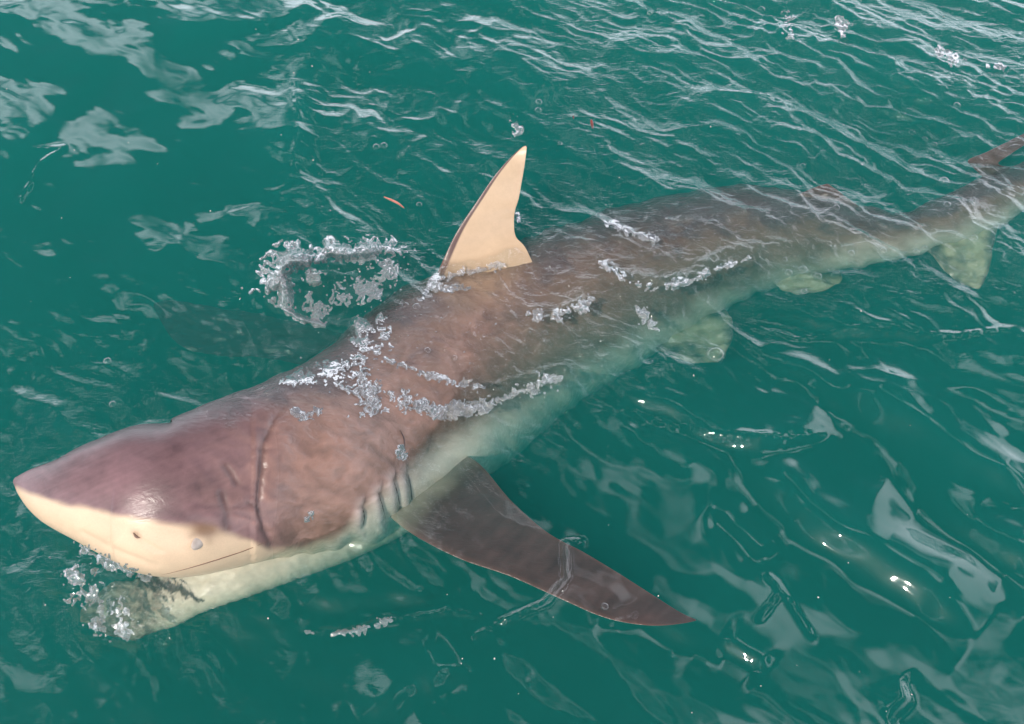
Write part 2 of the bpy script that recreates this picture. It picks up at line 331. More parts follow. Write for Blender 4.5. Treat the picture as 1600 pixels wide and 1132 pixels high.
# ------------------------------------------------------------------ the shark
BROWN = np.array([0.150, 0.088, 0.064]); MAUVE = np.array([0.165, 0.090, 0.098]); PINK = np.array([0.32, 0.178, 0.138])
CREAM = np.array([0.66, 0.48, 0.33]); BELLY = np.array([0.74, 0.64, 0.54]); DUSK = np.array([0.050, 0.032, 0.034])
EDGE = np.array([(0, 766), (26, 762), (80, 783), (150, 797), (230, 812), (330, 826), (385, 843), (418, 856), (470, 858), (520, 842), (570, 795), (650, 738), (740, 676), (850, 610),
                 (940, 560), (1050, 505), (1150, 455), (1250, 422), (1350, 398), (1480, 372), (1620, 320), (1800, 250)], float)
def tube(C, ra, rb, nt_, closed=True):
    """loft around centres C; theta 0 faces the camera, +90 deg is the dorsal edge"""
    T = np.gradient(C, axis=0); T /= np.linalg.norm(T, axis=1)[:, None]
    Vw = EYE - C; Vw /= np.linalg.norm(Vw, axis=1)[:, None]
    A = np.cross(Vw, T); A /= np.linalg.norm(A, axis=1)[:, None]; B = np.cross(T, A)
    A *= np.sign(A @ UPV)[:, None]; B *= np.sign(np.sum(B*Vw, 1))[:, None]
    th = np.linspace(-np.pi, np.pi, nt_, endpoint=False)
    return C[:, None, :], A[:, None, :], B[:, None, :], th
def body():
    S = spline(ST, 760)
    mid = (S[:, :2]+S[:, 2:4])/2; C = at(mid[:, 0], mid[:, 1], S[:, 4])
    dist = (C - EYE) @ FWD
    ra = np.maximum(np.hypot(*(S[:, :2]-S[:, 2:4]).T)/2/FPX*dist, 0.002)
    # blunt rounding of the tip
    rb = ra*S[:, 5]
    nth = 300; Cc, A, B, th = tube(C, ra, rb, nth)
    sn, cs = np.sin(th), np.cos(th)
    k = sstep(60, 420, mid[:, 0])[:, None]           # head wedge -> round trunk
    e = 1.0
    R = 1 + (1-k)*0.05*np.cos(2*(th[None]+0.35)) + (1-k)*0.045*np.exp(-((th[None]-0.75)/0.30)**2) - (1-k)*0.05*np.exp(-((th[None]-1.35)/0.35)**2)*0
    P = Cc + A*(ra[:, None]*sn[None]*R)[..., None] + B*(rb[:, None]*cs[None]*R)[..., None]
    nrm = A*sn[None, :, None] + B*cs[None, :, None]*(ra/rb)[:, None, None]; nrm /= np.linalg.norm(nrm, axis=2)[..., None]
    px, py = proj(P); facing = cs[None]*np.ones_like(px) > -0.12
    smid = mid[:, 0][:, None]*np.ones_like(px)
    # pigment
    ey = np.interp(px, EDGE[:, 0], EDGE[:, 1])
    # boundary angle per station on the near side, mirrored across the dorsal line for the far side
    below_near = py - ey
    tb = np.empty(len(S))
    for i in range(len(S)):
        m = np.where(cs > -0.1)[0]; q = m[np.argmin(np.abs(below_near[i, m]))]; tb[i] = th[q]
    tb = np.clip(np.convolve(np.pad(tb, 12, mode='edge'), np.ones(25)/25, 'valid'), -1.4, 0.6)
    thd = math.radians(80); thf = np.where(th < thd-np.pi, th+2*np.pi, th)
    far_below = (thf[None] - (2*thd - tb[:, None]))
    pxw = px + 14*fbm(px/60, py/60, 3, 91); 
    soft = 7 + 26*sstep(420, 700, px)
    pale = np.where(facing, sstep(-1, 1, (below_near+(3.5+6*sstep(420,600,px))*fbm(px/50, py/34, 3, 93))/soft), sstep(-0.15, 0.25, far_below))
    n1 = fbm(px/95, py/80, 4, 95); n2 = fbm((px+py*.4+14*n1)/48+0.6*n1, (py-px*.3)/22+1.2*n1, 4, 97); n3 = fbm(px/9, py/9, 3, 99)
    neck = region(px, py, 520, 720, 150, 120, -30) + 0.35*region(px, py, 720, 540, 160, 90, -30)
    dark = MAUVE*(1-sstep(380, 520, px))[..., None] + BROWN*sstep(380, 520, px)[..., None]
    col = dark*(1+0.30*n1+0.17*n2+0.06*n3+0.10*fbm((px+2.2*py)/12, (py-.45*px)/90, 3, 119))[..., None]
    kk = (1-np.exp(-1.5*neck*np.clip(0.8+0.5*n2, 0, 2)))[..., None]; col = col*(1-kk)+PINK*(1+0.16*n2+0.05*n3)[..., None]*kk
    # dusky back pigment, with shade along the upper edge painted in
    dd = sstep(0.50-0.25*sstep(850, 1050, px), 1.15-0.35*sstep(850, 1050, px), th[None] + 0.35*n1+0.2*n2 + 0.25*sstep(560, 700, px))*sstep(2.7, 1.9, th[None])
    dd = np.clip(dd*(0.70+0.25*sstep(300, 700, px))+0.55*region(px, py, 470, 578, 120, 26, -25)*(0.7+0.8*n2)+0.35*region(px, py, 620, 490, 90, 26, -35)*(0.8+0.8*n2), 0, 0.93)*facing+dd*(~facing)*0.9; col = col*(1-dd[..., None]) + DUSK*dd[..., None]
    pc = CREAM*(1-sstep(430, 640, px))[..., None] + BELLY*sstep(430, 640, px)[..., None]
    pc = pc*(1+0.05*n1+0.05*n2)[..., None]
    # tan fringe between brown and cream on the snout
    col = col*(1-pale[..., None]) + pc*pale[..., None]
    # yellow-tan patch under the dorsal fin
    q = region(px, py, 750, 440, 75, 36, -15)[..., None]*np.clip(0.6+0.5*n2, 0, 0.8)[..., None]; col = col*(1-q)+np.array([0.36, 0.235, 0.15])*q
    # displacement
    dsp = 0.0018*n2*(1-0.8*pale)*sstep(200, 480, px) + 0.004*n1*sstep(300, 480, px)
    d, pos, side = segdist(px, py, [(452, 628), (430, 655), (412, 690), (408, 735), (403, 785), (412, 825), (424, 852)])
    wv = d + 2.5*fbm(px/14, py/14, 3, 101)
    g = np.exp(-(wv/5.0)**2)*np.clip(np.minimum(pos, 1-pos+0.06)*6+0.1, 0, 1); dsp -= 0.007*g*facing
    dsp += 0.006*np.exp(-((d-22)/20)**2)*(px > 395)*facing
    col *= (1-0.38*np.exp(-(wv/3.6)**2)*np.clip(np.minimum(pos*3, (1-pos)*4), 0, 1)*facing)[..., None]
    for pts, wd, am in (([(352, 728), (363, 743), (370, 755)], 6.0, 0.005), ([(346, 772), (354, 795), (357, 822)], 7.0, 0.005), ([(388, 786), (402, 793)], 3.0, 0.005),
                        ([(212, 834), (222, 846), (250, 862)], 3.5, 0.004), ([(130, 833), (180, 860), (240, 884)], 5.0, 0.003), ([(300, 815), (330, 822)], 8, 0.003)):
        d, pos, _ = segdist(px, py, pts); e = np.exp(-(d/wd)**2)*facing
        dsp -= am*e; 
        if px is not None and am > 0.0045: col = col*(1-0.35*e[..., None])
    de = np.hypot((px-311)/1.25, py-847); kk = 0.40*np.exp(-((de-13)/5)**2)*facing*sstep(6, -8, (py-847)-0.3*(px-311)); col = col*(1-kk[..., None])+np.array([0.26, 0.17, 0.11])*kk[..., None]; dsp += 0.003*np.exp(-(de/17)**2)*facing
    # gill folds: pale overlapping flaps
    for pts in GILLS:
        d, pos, side = segdist(px, py, pts); e = np.clip(np.minimum(pos+0.1, 1-pos+0.1)*5, 0, 1)*facing
        dsp -= 0.006*np.exp(-(d/3.0)**2)*e
        cx_ = pts[len(pts)//2][0]; right = px > np.interp(py, [p[1] for p in pts], [p[0] for p in pts])
        dsp += 0.008*np.exp(-((d-10)/8)**2)*e*(~right)
        f = (np.exp(-((d-9)/8)**2)*e*(~right)*0.75)[..., None]; col = col*(1-f)+np.array([0.60, 0.50, 0.46])*f
    # neck shoulder step where the head bulges over the trunk
    dsp += 0.014*region(px, py, 545, 730, 95, 85, -40)*facing
    # refraction wobble of what is under water
    dep = sstep(0.0, -0.12, P[..., 2]); P = P + A*(dep*(0.015*fbm((px-py)/60, (px+py)/120, 2, 107)+0.0022*fbm((px-py)/12, (px+py)/60, 2, 108)))[..., None]
    film = sstep(560, 640, px-0.3*(py-600))*(P[..., 2] > -0.06)
    dsp += film*0.35*(0.0032*ridge((px-0.5*py)/34+0.5*n1, (py+0.5*px)/60+0.5*n2, 111)+0.0018*ridge((px-0.4*py)/13+n1, (py+0.6*px)/26+n2, 113))
    dsp -= 0.035*region(px, py, 705, 690, 75, 32, -38)*facing
    kk = np.clip(region(px, py, 322, 829, 24, 11, 5)*1.1+0.5*region(px, py, 214, 836, 9, 5, 40), 0, 0.9); col = col*(1-kk[..., None])+np.array([0.20, 0.11, 0.06])*kk[..., None]
    P = P + nrm*dsp[..., None]
    V = P.reshape(-1, 3); F = gridfaces(len(S), nth, wrap=True)
    # end caps
    V = np.r_[V, P[0].mean(0)[None], P[-1].mean(0)[None]]; n0 = len(V)-2; n1_ = len(V)-1; j = np.arange(nth)
    capa = np.stack([np.full(nth, n0), j, (j+1) % nth, np.full(nth, n0)], -1)
    capb = np.stack([(j+1) % nth+(len(S)-1)*nth, j+(len(S)-1)*nth, np.full(nth, n1_), np.full(nth, n1_)], -1)
    wet = (0.10+0.5*sstep(400, 470, px)*(1-0.6*region(px, py, 500, 740, 110, 100)) + 0.9*sstep(560, 680, px-0.2*(py-600)) + 0.7*dd*sstep(250, 420, px))*1.0
    wet = np.clip(wet, 0, 1.5)
    col = np.clip(col, 0.008, 0.85)
    C3 = np.r_[col.reshape(-1, 3), col[0].mean(0)[None], col[-1].mean(0)[None]]
    W = np.r_[wet.ravel(), 0, 0]
    return V, F, capa, capb, C3, W
GILLS = [[(566, 792), (569, 806), (568, 822)], [(591, 770), (597, 790), (603, 812)], [(615, 750), (622, 775), (627, 803)], [(638, 742), (643, 770), (644, 800)]]

def fin(lead, trail, n, thick, colfun, name, parent, wet=0.5, mat=None, wob=0.0):
    """lead/trail: rows (px, py, z) from root to tip. A lens-section blade with rounded leading edge."""
    A = spline(lead, n); Bq = spline(trail, n)
    PA = at(A[:, 0], A[:, 1], A[:, 2]); PB = at(Bq[:, 0], Bq[:, 1], Bq[:, 2])
    m = 60; u = 0.5-0.5*np.cos(np.linspace(0, np.pi, m))       # chordwise
    prof = 2.6*(0.2969*np.sqrt(u)-0.126*u-0.3516*u**2+0.2843*u**3-0.1015*u**4)*2
    ch = PB-PA; chl = np.linalg.norm(ch, axis=1); span = np.gradient((PA+PB)/2, axis=0)
    nr = np.cross(span, ch); nr /= np.maximum(np.linalg.norm(nr, axis=1), 1e-9)[:, None]
    vw = EYE-(PA+PB)/2; sg = np.sign(np.sum(nr*vw, 1)); nr *= np.where(sg == 0, 1, sg)[:, None]
    nr = np.apply_along_axis(lambda q: np.convolve(np.pad(q, 4, mode='edge'), np.ones(9)/9, 'valid'), 0, nr)
    th = (thick*chl**0.8)[:, None]*prof[None]
    base = PA[:, None]+ch[:, None]*u[None, :, None]
    top = base+nr[:, None]*th[..., None]; bot = base-nr[:, None]*th[..., None]
    ring = np.concatenate([top, bot[:, ::-1][:, 1:-1]], 1); k = ring.shape[1]
    px, py = proj(ring)
    if wob: ring = ring + nr[:, None]*(wob*fbm(px/30, py/18, 3, 7))[..., None]
    V = ring.reshape(-1, 3); F = gridfaces(n, k, wrap=True)
    uu = np.concatenate([u, u[::-1][1:-1]]); face = np.r_[np.ones(m), np.zeros(m-2)]
    col = np.clip(colfun(px, py, uu[None]*np.ones_like(px), face[None]*np.ones_like(px)), 0.008, 0.85)
    V = np.r_[V, ring[0].mean(0)[None], ring[-1].mean(0)[None]]; j = np.arange(k); n0 = len(V)-2
    tri = [(n0, int(a), int((a+1) % k)) for a in j] + [(n0+1, int((a+1) % k+(n-1)*k), int(a+(n-1)*k)) for a in j]
    o = mesh_obj(name, V, [tuple(f) for f in F.tolist()]+tri, mat or M_FIN, parent, colors=np.r_[col.reshape(-1, 3), col[0, :2].mean(0)[None], col[-1, :2].mean(0)[None]],
                 attrs={'wet': np.full(len(V), wet)})
    return o

def strip(name, pts, width, mat, parent, bvh, lift=0.0015):
    """a thin dark lens lying in the skin along a pixel polyline"""
    S = spline(np.c_[np.array(pts, float), np.zeros(len(pts))], 14)
    V = []; nu = len(S)
    hits = []
    for x, y, _ in S:
        d = Vector(at(x, y, 0.0)-EYE).normalized(); h = bvh.ray_cast(Vector(EYE), d)
        hits.append((h[0], h[1]) if h[0] else (hits[-1] if hits else (Vector(at(x, y, 0)), Vector((0, 0, 1)))))
    P = [Vector(h[0])-(Vector(h[0])-Vector(EYE)).normalized()*lift*1.5 for h in hits]
    for i, p in enumerate(P):
        t = (P[min(i+1, nu-1)]-P[max(i-1, 0)]).normalized(); nn = (Vector(EYE)-p).normalized(); s = t.cross(nn).normalized()
        wv = width*math.sin(math.pi*(i+0.25)/(nu-0.5))
        for a in range(6):
            an = a/6*2*math.pi; V.append(p+s*(wv*math.cos(an))+nn*(lift*math.sin(an)*0.8-lift*0.8))
    F = gridfaces(nu, 6, wrap=True).tolist()+[[0, 5, 4, 3, 2, 1], [(nu-1)*6+q for q in range(6)]]
    return mesh_obj(name, [tuple(v) for v in V], [tuple(f) for f in F], mat, parent)

def build_shark():
    root = bpy.data.objects.new('shark', None); COL.objects.link(root); root.location = at(760, 560, 0.0).tolist()
    tag(root, 'large brown shark with cream underside lifting its snout from green water', 'shark')
    V, F, ca, cb, col, wet = body()
    faces = np.r_[F]
    me_faces = faces.tolist()+[(int(a), int(b), int(c)) for a, b, c, _ in ca]+[(int(a), int(b), int(c)) for a, b, c, _ in cb]
    bo = mesh_obj('body', V, me_faces, M_SKIN, root, colors=col, attrs={'wet': wet})
    bvh = BVHTree.FromPolygons([Vector(v) for v in V], me_faces)
    # lower jaw and throat
    JS = np.array([[126, 945, 130, 968, -0.30, 0.3], [165, 918, 180, 992, -0.25, 0.35], [212, 905, 236, 988, -0.17, 0.45], [255, 895, 280, 975, -0.105, 0.55], [295, 880, 322, 955, -0.09, 0.65], [350, 850, 385, 934, -0.085, 0.8],
                   [430, 810, 462, 906, -0.110, 0.8], [500, 770, 535, 880, -0.150, 0.8], [570, 730, 600, 850, -0.200, 0.8], [640, 700, 660, 815, -0.24, 0.7]], float)
    S = spline(JS, 220); mid = (S[:, :2]+S[:, 2:4])/2; C = at(mid[:, 0], mid[:, 1], S[:, 4]); dist = (C-EYE) @ FWD
    ra = np.maximum(np.hypot(*(S[:, :2]-S[:, 2:4]).T)/2/FPX*dist, 0.002); rb = ra*S[:, 5]
    Cc, A, B, th = tube(C, ra, rb, 120); sn, cs = np.sin(th), np.cos(th)
    P = Cc+A*(ra[:, None]*sn[None])[..., None]+B*(rb[:, None]*cs[None])[..., None]; px, py = proj(P)
    n1 = fbm(px/40, py/30, 4, 201); n2 = fbm(px/14, py/9, 3, 203)
    P = P+B*(0.004*n1*cs[None])[..., None]+A*((0.016*fbm(px/60, py/60, 2, 205)*sstep(330, 200, px)+0.002*fbm((px-py)/12, (px+py)/40, 2, 206))*(1+0*cs[None]))[..., None]
    col = np.array([0.66, 0.55, 0.42])*(1+0.10*n1+0.08*n2)[..., None]
    q = np.clip(sstep(290, 215, px)*0.75+0.5*n2*sstep(330, 240, px), 0, 0.95)[..., None]
    col = col*(1-q)+np.array([0.26, 0.17, 0.13])*q; q = (sstep(270, 210, px)*sstep(-0.25, 0.3, fbm((px-py)/26+n1, (px+py)/60+n2, 4, 207)))[..., None]; col = col*(1-q*0.7)+np.array([0.06, 0.055, 0.05])*q*0.7  # brown mottled tip: the snout's reflection painted into the jaw pigment
    gp, gpos, _ = segdist(px, py, [(215, 898), (255, 912), (285, 926), (318, 940)]); q = sstep(1.05, 0.35, gp/(16*np.clip(np.minimum(gpos+0.3, 1.05-gpos)*2, 0.1, 1))+1.1*fbm((px-py)/9, (px+py)/26, 3, 209))[..., None]*0.95; col = col*(1-q)+np.array([0.012, 0.012, 0.012])*q  # mouth interior and its shadow painted as a dark ragged patch
    P2 = P.reshape(-1, 3); k = P.shape[1]; F2 = gridfaces(P.shape[0], k, wrap=True).tolist()
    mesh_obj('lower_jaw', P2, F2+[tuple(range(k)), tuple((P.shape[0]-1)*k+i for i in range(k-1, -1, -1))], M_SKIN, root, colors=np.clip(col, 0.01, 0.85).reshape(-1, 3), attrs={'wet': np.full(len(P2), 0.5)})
    # mouth line; the shadowed gape itself is painted into the jaw pigment above
    b2 = BVHTree.FromPolygons([Vector(v) for v in P2], F2)
    strip('mouth_line', [(252, 899), (285, 891), (320, 881), (352, 871), (385, 860), (418, 846)], 0.0014, M_LINE, root, bvh, 0.002)
    # eye with its half closed lid
    d = Vector(at(312, 847, 0.0)-EYE).normalized(); h = bvh.ray_cast(Vector(EYE), d); p, nn = h[0], h[1]
    if nn.dot(d) > 0: nn = -nn
    def ellipsoid(name, cen, ax, rr, mat, par, nz=16, nl=24):
        t = ax[0].normalized(); u_ = ax[2].cross(t).normalized(); w_ = t.cross(u_)
        if w_.dot(ax[2]) < 0: w_ = -w_
        V = []; 
        for i in range(nz+1):
            ph = math.pi*i/nz
            for j in range(nl):
                la = 2*math.pi*j/nl; V.append(cen+t*(rr[0]*math.sin(ph)*math.cos(la))+u_*(rr[1]*math.sin(ph)*math.sin(la))+w_*(rr[2]*math.cos(ph)))
        return mesh_obj(name, [tuple(v) for v in V], gridfaces(nz+1, nl, wrap=True), mat, par)
    tx = Vector(at(330, 828, 0.1)-at(300, 862, 0.1)).normalized()
    ey = ellipsoid('eye', p-nn*0.004, (tx, None, nn), (0.026, 0.016, 0.0055), M_EYE, root)
    ld = strip('eyelid', [(290, 850), (297, 838), (310, 831), (326, 831), (336, 838)], 0.0042, M_LID, root, bvh, 0.003)
    ld.parent = ey; ld.matrix_parent_inverse = Matrix.Translation(-root.location)
    ey.matrix_parent_inverse = Matrix.Translation(-root.location)
    strip('nostril', [(208, 833), (213, 839), (219, 841)], 0.0032, M_LINE, root, bvh, 0.002)
    for g in GILLS: strip('gill_slit', g, 0.0015, M_GILL, root, bvh, 0.002)
    strip('gill_slit', [(625, 672), (631, 685), (632, 700)], 0.0012, M_DARK, root, bvh, 0.002)
    # fins
    def dorsal_col(px, py, u, f):
        n = fbm(px/40, py/30, 4, 301); n2 = fbm(px/9, py/9, 3, 303)
        c = np.array([0.54, 0.385, 0.255])*(1+0.05*n+0.03*n2)[..., None]
        e = np.clip(sstep(0.11, 0.085, u)+(1-f)*0.9, 0, 1)[..., None]; c = c*(1-e)+np.array([0.10, 0.055, 0.05])*e
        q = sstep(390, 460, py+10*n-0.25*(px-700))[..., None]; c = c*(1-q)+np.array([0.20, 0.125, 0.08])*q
        return c
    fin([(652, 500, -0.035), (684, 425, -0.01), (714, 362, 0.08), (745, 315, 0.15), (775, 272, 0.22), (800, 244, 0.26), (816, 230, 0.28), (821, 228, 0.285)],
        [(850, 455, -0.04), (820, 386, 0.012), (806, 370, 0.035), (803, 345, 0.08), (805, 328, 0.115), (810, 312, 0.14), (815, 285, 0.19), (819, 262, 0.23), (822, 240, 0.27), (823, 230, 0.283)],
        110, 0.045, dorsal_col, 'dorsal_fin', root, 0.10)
    def pec_col(px, py, u, f):
        n = fbm(px/60, py/40, 4, 311); n2 = fbm((px+py)/20, (py-px)/70, 3, 313)
        c = np.array([0.064, 0.038, 0.033])*(1+0.30*n+0.25*n2)[..., None]
        e = sstep(0.10, 0.0, u)[..., None]*0.3; c = c*(1-e)+np.array([0.20, 0.10, 0.07])*e
        e = sstep(0.93, 1.0, u)[..., None]*0.3; c = c*(1-e)+np.array([0.18, 0.09, 0.07])*e
        q = (sstep(690, 610, px+0.8*(py-800)+18*n))[..., None]*0.6; c = c*(1-q)+np.array([0.55, 0.48, 0.36])*q
        t = sstep(1010, 1085, px)[..., None]*0.5; c = c*(1-t)+np.array([0.05, 0.03, 0.03])*t
        return np.where(f[..., None] > 0.5, c, np.array([0.5, 0.45, 0.38]))
    fin([(600, 800, -0.12), (640, 832, -0.06), (715, 872, -0.045), (800, 902, -0.04), (880, 938, -0.03), (950, 967, -0.025), (1020, 978, -0.02), (1070, 974, -0.025), (1088, 970, -0.025)],
        [(700, 700, -0.26), (745, 722, -0.10), (800, 784, -0.065), (858, 834, -0.045), (910, 862, -0.035), (965, 895, -0.03), (1020, 930, -0.025), (1065, 958, -0.025), (1087, 968, -0.025)],
        150, 0.035, pec_col, 'pectoral_fin', root, 0.4)
    fin([(540, 520, -0.40), (470, 505, -0.38), (400, 490, -0.38), (320, 478, -0.38), (262, 470, -0.38), (240, 474, -0.38)],
        [(470, 570, -0.38), (420, 560, -0.38), (340, 556, -0.38), (280, 540, -0.38), (250, 500, -0.38), (240, 478, -0.38)],
        60, 0.04, lambda px, py, u, f: np.ones(px.shape+(3,))*np.array([0.035, 0.03, 0.03]), 'pectoral_fin', root, 0.4, wob=0.01)
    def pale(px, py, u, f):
        e = np.clip(0.75+0.6*fbm(px/34, py/24, 3, 321)-2.5*np.clip(0.25-np.minimum(u, 1-u), 0, 1), 0, 1)[..., None]  # edges painted dark and water-coloured so the fins fade into the murk
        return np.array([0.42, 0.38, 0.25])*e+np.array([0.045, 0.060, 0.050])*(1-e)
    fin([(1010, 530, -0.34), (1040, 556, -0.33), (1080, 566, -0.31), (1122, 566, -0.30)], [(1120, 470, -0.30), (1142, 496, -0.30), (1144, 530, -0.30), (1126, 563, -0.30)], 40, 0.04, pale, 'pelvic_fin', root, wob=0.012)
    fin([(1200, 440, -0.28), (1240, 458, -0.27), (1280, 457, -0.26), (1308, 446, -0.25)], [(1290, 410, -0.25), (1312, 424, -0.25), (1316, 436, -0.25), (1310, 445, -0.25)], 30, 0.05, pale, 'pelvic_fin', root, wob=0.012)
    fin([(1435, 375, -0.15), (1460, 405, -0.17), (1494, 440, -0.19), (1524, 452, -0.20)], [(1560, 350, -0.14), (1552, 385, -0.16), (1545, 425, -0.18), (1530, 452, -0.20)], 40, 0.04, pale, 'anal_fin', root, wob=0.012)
    br = lambda px, py, u, f: np.array([0.085, 0.055, 0.045])*(1+0.3*fbm(px/18, py/14, 3, 331))[..., None]
    fin([(1215, 330, -0.08), (1245, 306, -0.05), (1275, 292, -0.03), (1292, 287, -0.02)], [(1360, 340, -0.09), (1345, 325, -0.07), (1318, 305, -0.04), (1295, 288, -0.02)], 40, 0.045, br, 'second_dorsal_fin', root, wob=0.006)
    fin([(1560, 300, -0.12), (1520, 262, -0.06), (1512, 252, -0.03), (1540, 238, -0.02), (1600, 208, -0.01), (1700, 150, 0.0)], [(1640, 262, -0.12), (1590, 262, -0.07), (1560, 256, -0.04), (1575, 244, -0.025), (1620, 215, -0.01), (1710, 152, 0.0)],
        60, 0.05, br, 'caudal_fin', root, wob=0.004)
    return root, bvh

# ------------------------------------------------------------------ splash, foam, bubbles, flotsam
def blob(cen, r, squash, seed, nz=8, nl=12, rough=0.35):
    """a lumpy closed ball as (verts, faces)"""
    rr = np.random.RandomState(seed); ph = np.pi*np.arange(nz+1)/nz; la = 2*np.pi*np.arange(nl)/nl
    PH, LA = np.meshgrid(ph, la, indexing='ij'); d = np.stack([np.sin(PH)*np.cos(LA), np.sin(PH)*np.sin(LA), np.cos(PH)], -1)
    k = rr.randn(3, 3)*2.2; o = rr.rand(3)*6
    f = 1+rough*(np.sin(d @ k[0]+o[0])+np.sin(d @ k[1]+o[1])+np.sin(d @ k[2]+o[2]))/3
    q = rr.randn(3, 3); q, _ = np.linalg.qr(q)
    P = (d*f[..., None]*r)*np.array(squash); P = P @ q.T
    return P.reshape(-1, 3)+cen, gridfaces(nz+1, nl, wrap=True)
def join(parts):
    V = []; F = []; n = 0
    for v, f in parts: V.append(v); F.append(f+n); n += len(v)
    return np.concatenate(V), np.concatenate(F)
def tube_path(pts, radii, ns=8):
    P = np.asarray(pts, float); T = np.gradient(P, axis=0); T /= np.linalg.norm(T, axis=1)[:, None]
    ref = np.array([0.3, 0.2, 0.93]); A = np.cross(T, ref); A /= np.linalg.norm(A, axis=1)[:, None]; B = np.cross(T, A)
    th = np.linspace(0, 2*np.pi, ns, endpoint=False)
    R = np.asarray(radii)[:, None, None]
    V = P[:, None]+R*(A[:, None]*np.cos(th)[None, :, None]+B[:, None]*np.sin(th)[None, :, None])
    return V.reshape(-1, 3), gridfaces(len(P), ns, wrap=True)
def surf_z(px, py):
    """height of the water at the point seen at a pixel"""
    p = at(px, py, 0.0); z, _ = water_height(np.array([[p[0]]]), np.array([[p[1]]])); return float(z[0, 0])
def top_z(px, py, bvh):
    z = surf_z(px, py); d = Vector(at(px, py, 0.0)-EYE).normalized(); h = bvh.ray_cast(Vector(EYE), d)
    if h[0] is not None and h[0].z > z: z = h[0].z
    return z

def lace(pts, width, bvh, hgt=0.008, thr=0.35, lift=None, step=1.6, seed=0, fine=7.0):
    """a crinkled closed film of splashing water along a polyline: filaments and holes, thickest in the middle"""
    a = np.array([p[:2] for p in pts], float); x0, y0 = a.min(0)-width*2.2; x1, y1 = a.max(0)+width*2.2
    xs = np.arange(x0, x1, step); ys = np.arange(y0, y1, step); PX, PY = np.meshgrid(xs, ys, indexing='ij')
    d, pos, _ = segdist(PX, PY, a)
    wx_ = 4*fbm(PX/12, PY/12, 2, seed+501); wy_ = 4*fbm(PX/12, PY/12, 2, seed+502)
    fine = fine*1.7; m = 0.70*ridge((PX+wx_)/fine, (PY+wy_)/fine, seed+505)+0.25*ridge((PX+wx_)/(fine*0.5), (PY+wy_)/(fine*0.5), seed+507)+0.5*fbm(PX/(width*1.3), PY/(width*1.3), 2, seed+509)
    m = m+0.75*(1-d/width)-thr+0.75*fbm(PX/24, PY/24, 3, seed+515)-0.5*(1-np.clip(np.minimum(pos, 1-pos)*6, 0, 1))
    m = np.where(d > width*2.1, -1, m)
    keep = m > 0; k4 = keep[:-1, :-1] | keep[1:, :-1] | keep[:-1, 1:] | keep[1:, 1:]
    use = np.zeros_like(keep); use[:-1, :-1] |= k4; use[1:, :-1] |= k4; use[:-1, 1:] |= k4; use[1:, 1:] |= k4
    I = np.argwhere(use)
    if not len(I): return None
    gx, gy = PX[use], PY[use]; w0 = at(gx, gy, 0.0); zw, _ = water_height(w0[:, 0], w0[:, 1])
    zb = zw.copy()
    for i in range(len(gx)):
        h = bvh.ray_cast(Vector(EYE), Vector(w0[i]-EYE).normalized())
        if h[0] is not None and h[0].z > zb[i]: zb[i] = h[0].z
    if lift is not None: zb = zb+np.interp(pos[use], np.linspace(0, 1, len(lift)), lift)*np.clip(1.4-d[use]/width, 0.1, 1)
    mm = np.clip(m[use], 0, None); t = hgt*mm**0.7*(0.5+0.8*np.clip(fbm(gx/8.0, gy/8.0, 2, seed+511)+0.5, 0, 1.5))
    top = at(gx, gy, zb+0.001+t+0.5*hgt*np.clip(fbm(gx/14, gy/14, 2, seed+513), -0.3, 1)*(mm > 0)); bot = at(gx, gy, zb+0.0005)
    idx = -np.ones(use.shape, int); idx[use] = np.arange(len(gx)); q = np.argwhere(k4); i, j = q[:, 0], q[:, 1]
    F1 = np.stack([idx[i, j], idx[i+1, j], idx[i+1, j+1], idx[i, j+1]], -1); n = len(gx)
    return np.r_[top, bot], np.r_[F1, F1[:, ::-1]+n]

